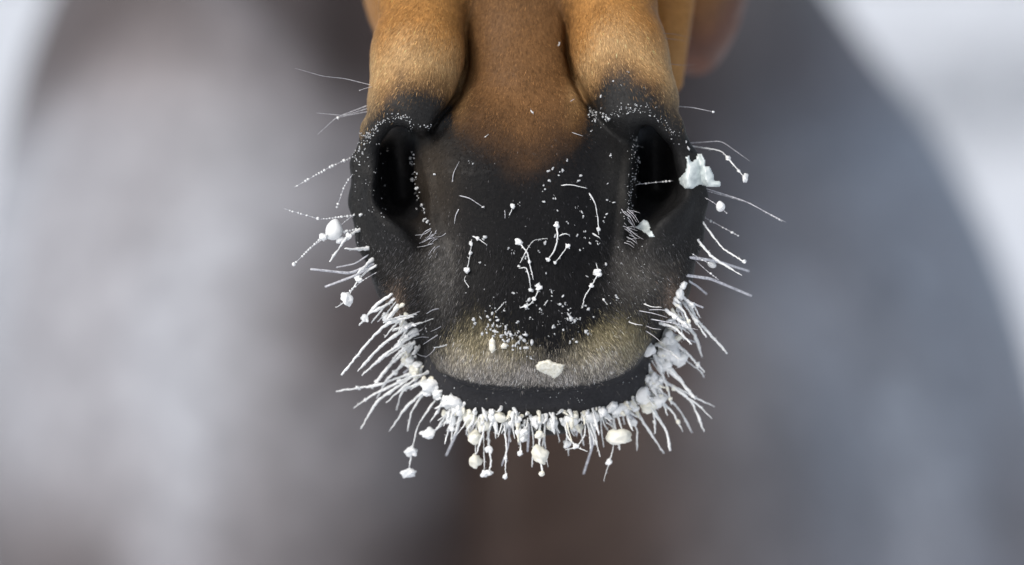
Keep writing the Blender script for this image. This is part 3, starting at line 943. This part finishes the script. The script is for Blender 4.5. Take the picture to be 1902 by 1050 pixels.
# ---- hoar needles bristling from the frosted hairs
NV, NF = [], []
for (c_, r_) in NEEDLE_AT:
    for q_ in range(2):
        d_ = rng.normal(0, 1, 3); d_ /= np.linalg.norm(d_)
        s_ = np.cross(d_, rng.normal(0, 1, 3)); s_ /= np.linalg.norm(s_); t_ = np.cross(d_, s_)
        b_ = c_ + d_ * r_ * .6; L_ = random.uniform(1.5, 5.5); w_ = random.uniform(.5, 1.1)
        k_ = len(NV)
        NV += [b_ + s_ * w_, b_ - s_ * w_ * .5 + t_ * w_ * .87, b_ - s_ * w_ * .5 - t_ * w_ * .87, b_ + d_ * (L_ + r_ * .4)]
        NF += [(k_, k_ + 1, k_ + 3), (k_ + 1, k_ + 2, k_ + 3), (k_ + 2, k_, k_ + 3)]
nm_ = fast_mesh('hoar_needles', to_world(np.array(NV)), np.array(NF)); nm_.materials.append(M_FROST)
nmo = bpy.data.objects.new('hoar_needles', nm_); COL.objects.link(nmo); nmo.parent = horse; nmo['kind'] = 'stuff'

# ---- fine grains of frost
GV, GF = [], []
gn = 0


def grain(px, py, r, off=1.0, elong=1.0):
    global gn
    P, N = surf(px, py)
    q = P + N * off
    an = random.uniform(0, 6.28)
    s = rng.uniform(.6, 1.3, 3); s[0] *= elong
    v = IV0 * rng.uniform(.65, 1.25, (12, 1)) * s * r
    ca, sa = math.cos(an), math.sin(an)
    v = np.stack([v[:, 0] * ca - v[:, 2] * sa, v[:, 1], v[:, 0] * sa + v[:, 2] * ca], 1)
    GV.append(v + q); GF.append(IF0 + gn); gn += 12


def along(pts, n, jx, r0, r1):
    p = bez(np.array(pts, float), 60)
    for k in range(n):
        q = p[random.randrange(60)]
        grain(q[0] + random.gauss(0, jx), q[1] + random.gauss(0, jx), random.uniform(r0, r1) * random.uniform(.6, 1.2), elong=random.choice([1, 1.2, 1.8]))


along([(672, 262), (690, 245), (712, 226), (735, 216), (758, 218), (765, 240)], 110, 4, .5, 1.4)
along([(660, 300), (672, 262), (690, 250)], 60, 8, .8, 1.8)
along([(800, 237), (770, 232)], 10, 3, 1, 2)
along([(1100, 205), (1112, 222), (1130, 215), (1150, 208), (1180, 196), (1210, 208), (1240, 238), (1260, 262)], 120, 6, .5, 1.5)
along([(1098, 200), (1106, 225)], 20, 4, 1, 2.6); along([(1124, 212), (1132, 226)], 14, 3, 1, 2.6)
along([(1176, 250), (1180, 300), (1172, 360), (1166, 400)], 120, 5, .5, 1.4)
along([(764, 290), (772, 340), (785, 390), (796, 420)], 40, 4, .8, 2)
for (x, y, r) in [(768, 334, 6), (775, 350, 6), (785, 380, 6), (788, 410, 6), (795, 412, 6), (672, 399, 6), (1274, 264, 4), (1278, 276, 6), (1140, 151, 4), (1168, 135, 2),
                  (1155, 160, 2), (1097, 245, 3), (1196, 164, 2), (808, 324, 4), (901, 440, 6), (897, 444, 4), (1087, 430, 5), (1095, 452, 5), (1012, 452, 6), (1055, 415, 3),
                  (1083, 402, 4), (1011, 375, 4), (1072, 437, 4), (945, 461, 3), (1000, 466, 3), (1125, 492, 4), (1093, 574, 7), (1088, 568, 4), (978, 505, 4), (1077, 465, 3),
                  (892, 488, 4), (955, 545, 4), (1046, 550, 4), (1024, 541, 3), (1003, 574, 4), (1060, 592, 8), (1068, 596, 6), (1028, 605, 4), (1030, 620, 3),
                  (880, 594, 6), (882, 602, 5), (905, 588, 4), (940, 608, 6), (960, 600, 5), (950, 622, 6), (968, 628, 7), (976, 622, 6), (935, 632, 5), (985, 590, 4),
                  (1058, 637, 4), (1088, 616, 6), (1092, 620, 4), (1046, 613, 4), (1020, 318, 4), (1027, 313, 4), (1045, 317, 4), (1053, 300, 4), (1020, 336, 4), (1038, 326, 3)]:
    grain(x, y, r * .62, off=1.5); grain(x + random.uniform(-3, 3), y + random.uniform(-3, 3), r * .45, off=1.5)
along([(900, 596), (925, 618), (950, 624), (978, 634)], 70, 8, 1.2, 3.2)
along([(1000, 528), (985, 566), (965, 573)], 16, 4, 1.2, 2.6)
along([(1040, 560), (1062, 595)], 14, 6, 1.0, 2.6)
for k in range(95):
    if k < 55: x, y = random.gauss(985, 70), random.gauss(595, 38)
    elif k < 80: x, y = random.gauss(1070, 50), random.gauss(400, 60)
    else: x, y = random.uniform(845, 1130), random.uniform(300, 600)
    if y > 690: continue
    for q in range(random.choice([1, 1, 1, 3, 5])):
        grain(x + random.gauss(0, 3) * (q > 0), y + random.gauss(0, 3) * (q > 0), random.choice([.6, .8, 1.0, 1.3, 2.0]), elong=random.choice([1, 1.3, 1.8]))
for k in range(110):                                       # bloom on the wings and lip sides
    if k % 2: x, y = random.uniform(655, 720), random.uniform(250, 480)
    else: x, y = random.gauss(1195, 50), random.gauss(530, 40)
    grain(x, y, random.uniform(.6, 1.3))
for k in range(24):
    x = random.uniform(800, 1200); y = float(np.interp(x, LIPX, LIPY)) + random.uniform(3, 40)
    grain(x, y, random.uniform(.6, 1.4))
gm_ = fast_mesh('frost_grains', to_world(np.concatenate(GV)), np.concatenate(GF)); gm_.materials.append(M_GRAIN)
gro = bpy.data.objects.new('frost_grains', gm_); COL.objects.link(gro); gro.parent = horse; gro['kind'] = 'stuff'


# ------------------------------------------------------------------ loose ice and snow that clings to the horse
def patch(name, poly, thick, mat, label, cat, step=3.0, edge=13.0, rough=.5):
    poly = np.array(poly, float)
    x0, y0 = poly.min(0); x1, y1 = poly.max(0)
    nx_, ny2 = int((x1 - x0) / step) + 3, int((y1 - y0) / step) + 3
    gx_ = x0 - step + np.arange(nx_) * step; gy_ = y0 - step + np.arange(ny2) * step
    a = poly; b = np.roll(poly, -1, 0)
    def inside_dist(x, y):
        p = np.array([x, y]); ab = b - a
        t = np.clip(((p - a) * ab).sum(1) / np.maximum((ab * ab).sum(1), 1e-9), 0, 1)
        d = np.linalg.norm(a + ab * t[:, None] - p, axis=1).min()
        c = ((a[:, 1] > y) != (b[:, 1] > y)) & (x < (b[:, 0] - a[:, 0]) * (y - a[:, 1]) / np.where(b[:, 1] == a[:, 1], 1e-9, b[:, 1] - a[:, 1]) + a[:, 0])
        return (c.sum() % 2 == 1), d
    pts = {}
    for i in range(nx_):
        for j in range(ny2):
            ins, d = inside_dist(gx_[i], gy_[j])
            if ins or d < step * .6:
                h = BV.ray_cast(CAMP, (Vector(dp(gx_[i], gy_[j], 0)) - CAMP).normalized())
                Y = h[0].y if h[0] is not None and h[0].y < 400 else None
                pts[i, j] = [Y, d if ins else 0.0]
    ys = [v[0] for v in pts.values() if v[0] is not None]
    med = float(np.percentile(ys, 35))
    for v in pts.values():
        v[0] = med if v[0] is None else min(v[0], med + 22)
    for _ in range(4):
        pts = {k: [np.mean([pts[q][0] for q in ((k[0] + 1, k[1]), (k[0] - 1, k[1]), (k[0], k[1] + 1), (k[0], k[1] - 1), k) if q in pts]), v[1]] for k, v in pts.items()}
    ids = {k: n for n, k in enumerate(pts)}
    V = []; n = len(pts)
    for k, v in pts.items():
        h = thick * math.sqrt(min(v[1] / edge, 1.0))
        V.append(dp(gx_[k[0]] + random.uniform(-.5, .5), gy_[k[1]] + random.uniform(-.5, .5), v[0] - 1.5 - h * (1 + random.uniform(-.03, .03))))
    V = np.array(V)
    V[:, 1] -= (vnoise(V, 1 / 11., 77) - .5) * thick * rough
    for k, v in pts.items():
        V = V if False else V
    Vb = np.array([dp(gx_[k[0]], gy_[k[1]], v[0] + 3.0) for k, v in pts.items()])
    F = []
    edges = {}
    for (i, j) in pts:
        q = [(i, j), (i + 1, j), (i + 1, j + 1), (i, j + 1)]
        if all(s in pts for s in q):
            f = [ids[s] for s in q]; F.append(tuple(f)); F.append(tuple(s + n for s in f[::-1]))
            for e in zip(f, f[1:] + f[:1]):
                edges[e] = edges.get(e, 0) + 1
    for (e0, e1) in list(edges):
        if (e1, e0) not in edges:
            F.append((e1, e0, e0 + n, e1 + n))
    o = mesh_obj(name, to_world(np.concatenate([V, Vb])), F, mat)
    o['label'] = label; o['category'] = cat
    return o


patch('ice_patch', [(1274, 291), (1280, 290), (1283, 302), (1293, 296), (1295, 287), (1303, 286), (1310, 300), (1310, 309), (1318, 310), (1326, 326), (1326, 335), (1339, 338),
                    (1337, 347), (1318, 348), (1299, 343), (1288, 350), (1272, 351), (1263, 341), (1261, 331), (1274, 318), (1276, 303)],
      9, M_ICE, step=1.8, rough=.35, label='large ragged pale ice patch stuck to the outer rim of the right nostril', cat='ice')
patch('ice_chunk', [(995, 680), (1001, 672), (1020, 668), (1028, 673), (1049, 678), (1044, 692), (1031, 704), (1018, 697), (998, 688)],
      9, M_CREAM, 'angular cream white ice chunk lying on the lower edge of the grey upper lip', 'ice', edge=3.5, rough=.2, step=1.8)
patch('ice_flake', [(1180, 422), (1196, 408), (1204, 412), (1216, 441), (1206, 440), (1194, 430)],
      4, M_ICE, 'thin triangular ice flake at the bottom of the right nostril', 'ice', step=1.8)
patch('ice_chip', [(909, 632), (915, 626), (920, 634), (921, 650), (914, 657), (908, 648)],
      6, M_CREAM, 'upright oblong ice chip on the left part of the upper lip', 'ice', step=2.0, edge=4)
patch('ice_crumb', [(929, 642), (936, 636), (943, 641), (941, 648), (932, 649)],
      5, M_CREAM, 'small round ice crumb on the upper lip right beside the oblong chip', 'ice', step=2.0, edge=4)


def hung(name, px, py, Y, rx, rz, kind, label, tilt=0.0):
    o = lump(name, dp(px, py, Y), rx, rz, kind, None, rot=(0, tilt, 0))
    o['label'] = label; o['category'] = 'ice'
    return o


hung('ice_drop', 620, 428, 95, 15, 20, 's', 'largest white oval ice drop hanging on the whiskers left of the left nostril', .15)
hung('ice_drop', 632, 446, 100, 9, 6, 's', 'small slanted ice drop just right of and below the largest left drop', -.5)
hung('ice_drop', 1338, 384, 90, 8, 10, 's', 'single oval ice drop floating on a hair below the ice patch right of the nostril', -.2)
hung('ice_lump', 1147, 812, 150, 23, 15, 'c', 'largest cream ice lump hanging below the right half of the lower lip', -.15)
hung('ice_drop', 1322, 492, 140, 9, 6, 's', 'flat ice drop among the thick whiskers right of the muzzle', .3)

# ------------------------------------------------------------------ snow field and far shrubs
def mat_snow():
    m, n, l, b = principled('snow')
    tc = n.new('ShaderNodeTexCoord')
    n1 = n.new('ShaderNodeTexNoise'); n1.inputs['Scale'].default_value = .8; n1.inputs['Detail'].default_value = 6
    l.new(tc.outputs['Object'], n1.inputs['Vector'])
    cr = n.new('ShaderNodeValToRGB')
    cr.color_ramp.elements[0].position = .35; cr.color_ramp.elements[0].color = (.72, .76, .82, 1)
    cr.color_ramp.elements[1].position = .65; cr.color_ramp.elements[1].color = (.86, .88, .9, 1)
    l.new(n1.outputs[0], cr.inputs[0]); l.new(cr.outputs[0], b.inputs['Base Color'])
    b.inputs['Roughness'].default_value = .7
    bp = n.new('ShaderNodeBump'); bp.inputs['Strength'].default_value = .5; bp.inputs['Distance'].default_value = .08
    l.new(n1.outputs[0], bp.inputs['Height']); l.new(bp.outputs[0], b.inputs['Normal'])
    return m


M_SNOW = mat_snow()
gx = np.concatenate([-np.geomspace(600, 3, 26), np.linspace(-2.8, 2.8, 21), np.geomspace(3, 600, 26)])
gy = np.concatenate([-np.geomspace(300, 3.2, 20), np.linspace(-3, 6, 30), np.geomspace(6.4, 900, 40)])
GX, GY = np.meshgrid(gx, gy, indexing='ij')
GP = np.stack([GX.ravel(), GY.ravel(), np.zeros(GX.size)], 1)
far = np.clip((np.hypot(GP[:, 0], GP[:, 1] - 2) - 3) / 12, 0, 1)
GP[:, 2] = (vnoise(GP, .35, 11) - .5) * .10 + far * (vnoise(GP, .06, 12) - .5) * .6 - .02
ny_ = len(gy)
ii, jj = np.meshgrid(np.arange(len(gx) - 1), np.arange(ny_ - 1), indexing='ij')
a0 = (ii * ny_ + jj).ravel()
gm = fast_mesh('snow_ground', GP, np.stack([a0, a0 + ny_, a0 + ny_ + 1, a0 + 1], 1))
gm.materials.append(M_SNOW)
ground = bpy.data.objects.new('snow_ground', gm); COL.objects.link(ground); ground['kind'] = 'structure'


def mat_twig():
    m, n, l, b = principled('frosted_twig')
    tc = n.new('ShaderNodeTexCoord')
    n1 = n.new('ShaderNodeTexNoise'); n1.inputs['Scale'].default_value = 6
    l.new(tc.outputs['Object'], n1.inputs['Vector'])
    cr = n.new('ShaderNodeValToRGB')
    cr.color_ramp.elements[0].position = .35; cr.color_ramp.elements[0].color = (.10, .10, .11, 1)
    cr.color_ramp.elements[1].position = .7; cr.color_ramp.elements[1].color = (.5, .55, .62, 1)
    l.new(n1.outputs[0], cr.inputs[0]); l.new(cr.outputs[0], b.inputs['Base Color'])
    b.inputs['Roughness'].default_value = .8
    return m


M_TWIG = mat_twig()
SHRUBS = [(2.75, 33.0, .55, 'lowest bluish frosted shrub far behind the horse, nearest its shoulder'), (3.7, 34.0, .75, 'taller bluish frosted shrub far off at the right picture edge')]
for (sx, sy, sh, lab) in SHRUBS:
    e = bpy.data.objects.new('shrub', None); COL.objects.link(e); e.location = (sx, sy, 0)
    e['label'] = lab; e['category'] = 'shrub'; e['group'] = 'frosted shrubs far across the snow'
    V, F = [], []
    for k in range(9):
        a = random.uniform(0, 6.28); rr = random.uniform(.1, .5)
        p0 = np.array([0, 0, -.25]); p1 = np.array([math.cos(a) * rr, math.sin(a) * rr, sh * random.uniform(.6, 1)])
        for s in range(3):
            an = s * 2.09; V.append(p0 + np.array([math.cos(an), math.sin(an), 0]) * .018)
        V.append(p1); n0 = len(V) - 4
        F += [(n0, n0 + 1, n0 + 3), (n0 + 1, n0 + 2, n0 + 3), (n0 + 2, n0, n0 + 3)]
    mesh_obj('stem', V, F, M_TWIG, e, False)
    V, F = [], []
    for k in range(900):
        d = rng.normal(0, 1, 3); d /= np.linalg.norm(d)
        c = d * np.array([.62, .5, sh * .5]) * random.uniform(.35, 1) ** .5 + np.array([0, 0, sh * .45])
        t = rng.normal(0, 1, 3); t /= np.linalg.norm(t); L = random.uniform(.05, .13)
        q = np.cross(t, rng.normal(0, 1, 3)); q /= np.linalg.norm(q)
        n0 = len(V); V += [c - t * L * .5 - q * .012, c - t * L * .5 + q * .012, c + t * L * .5]
        F.append((n0, n0 + 1, n0 + 2))
    tw = mesh_obj('crown', V, F, M_TWIG, e, False)
